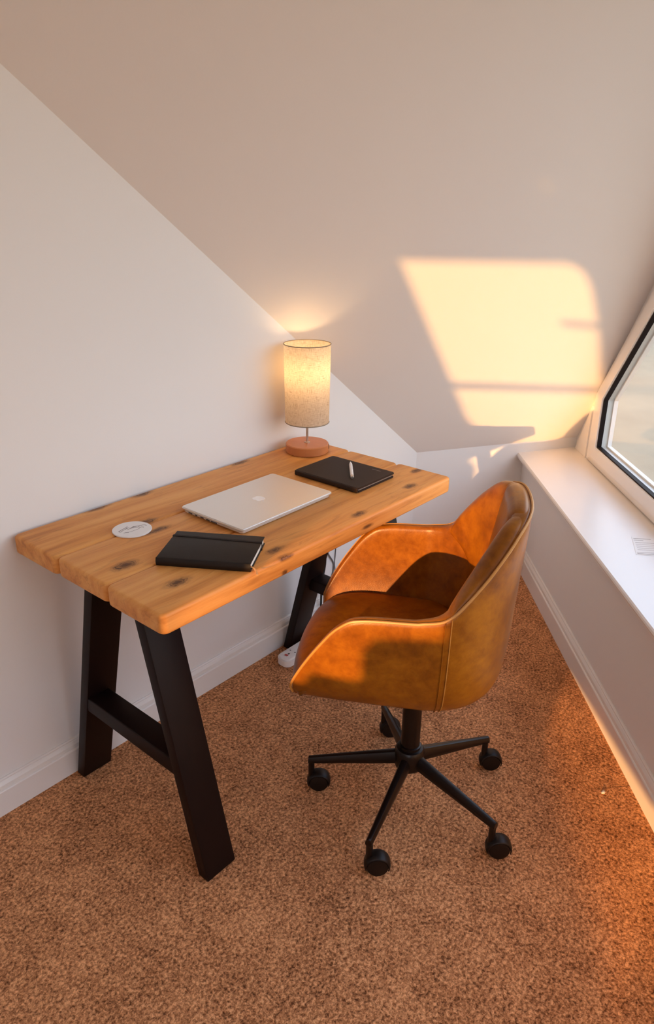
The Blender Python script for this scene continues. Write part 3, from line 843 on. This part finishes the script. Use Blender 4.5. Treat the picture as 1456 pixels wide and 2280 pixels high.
cable('charger_cable', [(1.770, -.0035, .66), (1.82, -.0035, .48), (1.858, -.0035, .33), (1.872, -.0035, .272), (1.902, -.0035, .225), (1.906, -.0035, .200), (1.900, -.0035, .172), (1.86, -.022, .112), (1.84, -.045, .06), (1.865, -.070, .0375)], .0028, M_cable_g, 'thin grey cable bowing outwards on the wall behind the desk')
cable('thin_cable', [(1.80, -.0025, .62), (1.880, -.0025, .42), (1.916, -.0025, .300), (1.916, -.0025, .247), (1.914, -.0025, .20), (1.915, -.021, .112), (1.915, -.05, .058), (1.915, -.095, .0375)], .0018, M_cable_g, 'thinnest grey cable hanging straight at the far end of the desk')

# ------------------------------------------------------------------ leaflet on the sill, lint
lf = thing('leaflet', (2.255, -1.015, .483), 'printed white leaflet lying on the window sill', 'leaflet', math.atan2(-.056, .036))
pl = Vector((2.294, -.956, 0)); pm = Vector((2.176, -1.010, 0)); ex = Vector((.036, -.056, 0)).normalized(); ey = (pl - pm).normalized()
ang = math.atan2(ex.y, ex.x); Rm = Matrix.Rotation(-ang, 3, 'Z')
def lfp(a, b, z):
    p = pm + ex * a + ey * b; q = Rm @ (p - Vector((2.255, -1.015, 0))); q.z = z; return q
bm = bmesh.new(); v_ = [bm.verts.new(lfp(a, b, .0004)) for a, b in ((-.004, -.004), (.22, -.004), (.22, .134), (-.004, .134))]; bm.faces.new(v_)
r = bmesh.ops.extrude_face_region(bm, geom=bm.faces[:]); bmesh.ops.translate(bm, verts=[g for g in r['geom'] if isinstance(g, bmesh.types.BMVert)], vec=(0, 0, .0004))
finish('sheet', bm, plain('white_paper', (.84, .83, .80), .6, var=.01), lf)
M_print = plain('pale_grey_print', (.42, .38, .36), .7)
for b, w_, a0, a1 in ((.004, .0022, 0, .18), (.014, .0014, 0, .17), (.034, .0010, .004, .06), (.048, .0010, .004, .065), (.062, .0010, .003, .06), (.052, .0014, .075, .17), (.076, .0010, .003, .06), (.090, .0014, .003, .065), (.080, .0014, .075, .17), (.108, .0014, .0, .03), (.122, .0020, .0, .055), (.106, .0012, .07, .17)):
    bm = bmesh.new(); v_ = [bm.verts.new(lfp(aa, bb, .00085)) for aa, bb in ((a0, b - w_), (a1, b - w_), (a1, b + w_), (a0, b + w_))]; bm.faces.new(v_)
    r = bmesh.ops.extrude_face_region(bm, geom=bm.faces[:]); bmesh.ops.translate(bm, verts=[g for g in r['geom'] if isinstance(g, bmesh.types.BMVert)], vec=(0, 0, .0001))
    finish('printed_line', bm, M_print, lf)
bm = bmesh.new(); bmesh.ops.create_icosphere(bm, subdivisions=2, radius=.006)
for v in bm.verts: v.co = Vector((v.co.x * (1.2 + .5 * math.sin(v.co.y * 900)), v.co.y * (.7 + .4 * math.sin(v.co.x * 1300)), v.co.z * .35 + .002))
o = finish('lint_speck', bm, M_lint, smooth=True); o.location = (1.658, -1.175, 0); tag(o, 'white speck of lint on the carpet near the right baseboard', 'lint')

# ------------------------------------------------------------------ light
sd = Vector((.968, .216, -.113)).normalized()
sun = D.lights.new('sun', 'SUN'); sun.energy = 7.2; sun.angle = math.radians(.53); sun.color = (1.0, .50, .165)
so = D.objects.new('sun', sun); link(so); so.rotation_euler = sd.to_track_quat('-Z', 'Y').to_euler()

W = D.worlds.new('world'); SC.world = W; W.use_nodes = True; t = W.node_tree; t.nodes.clear()
out = t.nodes.new('ShaderNodeOutputWorld'); bg = t.nodes.new('ShaderNodeBackground'); tc = t.nodes.new('ShaderNodeTexCoord')
sp = t.nodes.new('ShaderNodeSeparateXYZ'); t.links.new(tc.outputs['Generated'], sp.inputs[0])
cr = t.nodes.new('ShaderNodeValToRGB'); mr = t.nodes.new('ShaderNodeMapRange')
mr.inputs['From Min'].default_value = -.2; mr.inputs['From Max'].default_value = 1.0; t.links.new(sp.outputs[2], mr.inputs[0]); t.links.new(mr.outputs[0], cr.inputs[0])
e = cr.color_ramp.elements
for _ in range(2): e.new(.5)
for el, (p, c) in zip(e, [(.0, rgb(1.0, .78, .55)), (.18, rgb(1.0, .84, .68)), (.36, rgb(.74, .84, 1.0)), (1.0, rgb(.50, .66, 1.0))]): el.position = p; el.color = c
t.links.new(cr.outputs[0], bg.inputs[0]); bg.inputs[1].default_value = 2.95; t.links.new(bg.outputs[0], out.inputs[0])

# ------------------------------------------------------------------ colour management
SC.view_settings.view_transform = 'Standard'; SC.view_settings.look = 'None'
SC.view_settings.gamma = 1.0; SC.view_settings.exposure = 0.0; SC.view_settings.use_curve_mapping = False
SC.cycles.use_denoising = True
SC.cycles.max_bounces = 10; SC.cycles.diffuse_bounces = 6; SC.cycles.glossy_bounces = 4; SC.cycles.transparent_max_bounces = 12
SC.cycles.sample_clamp_indirect = 8.0
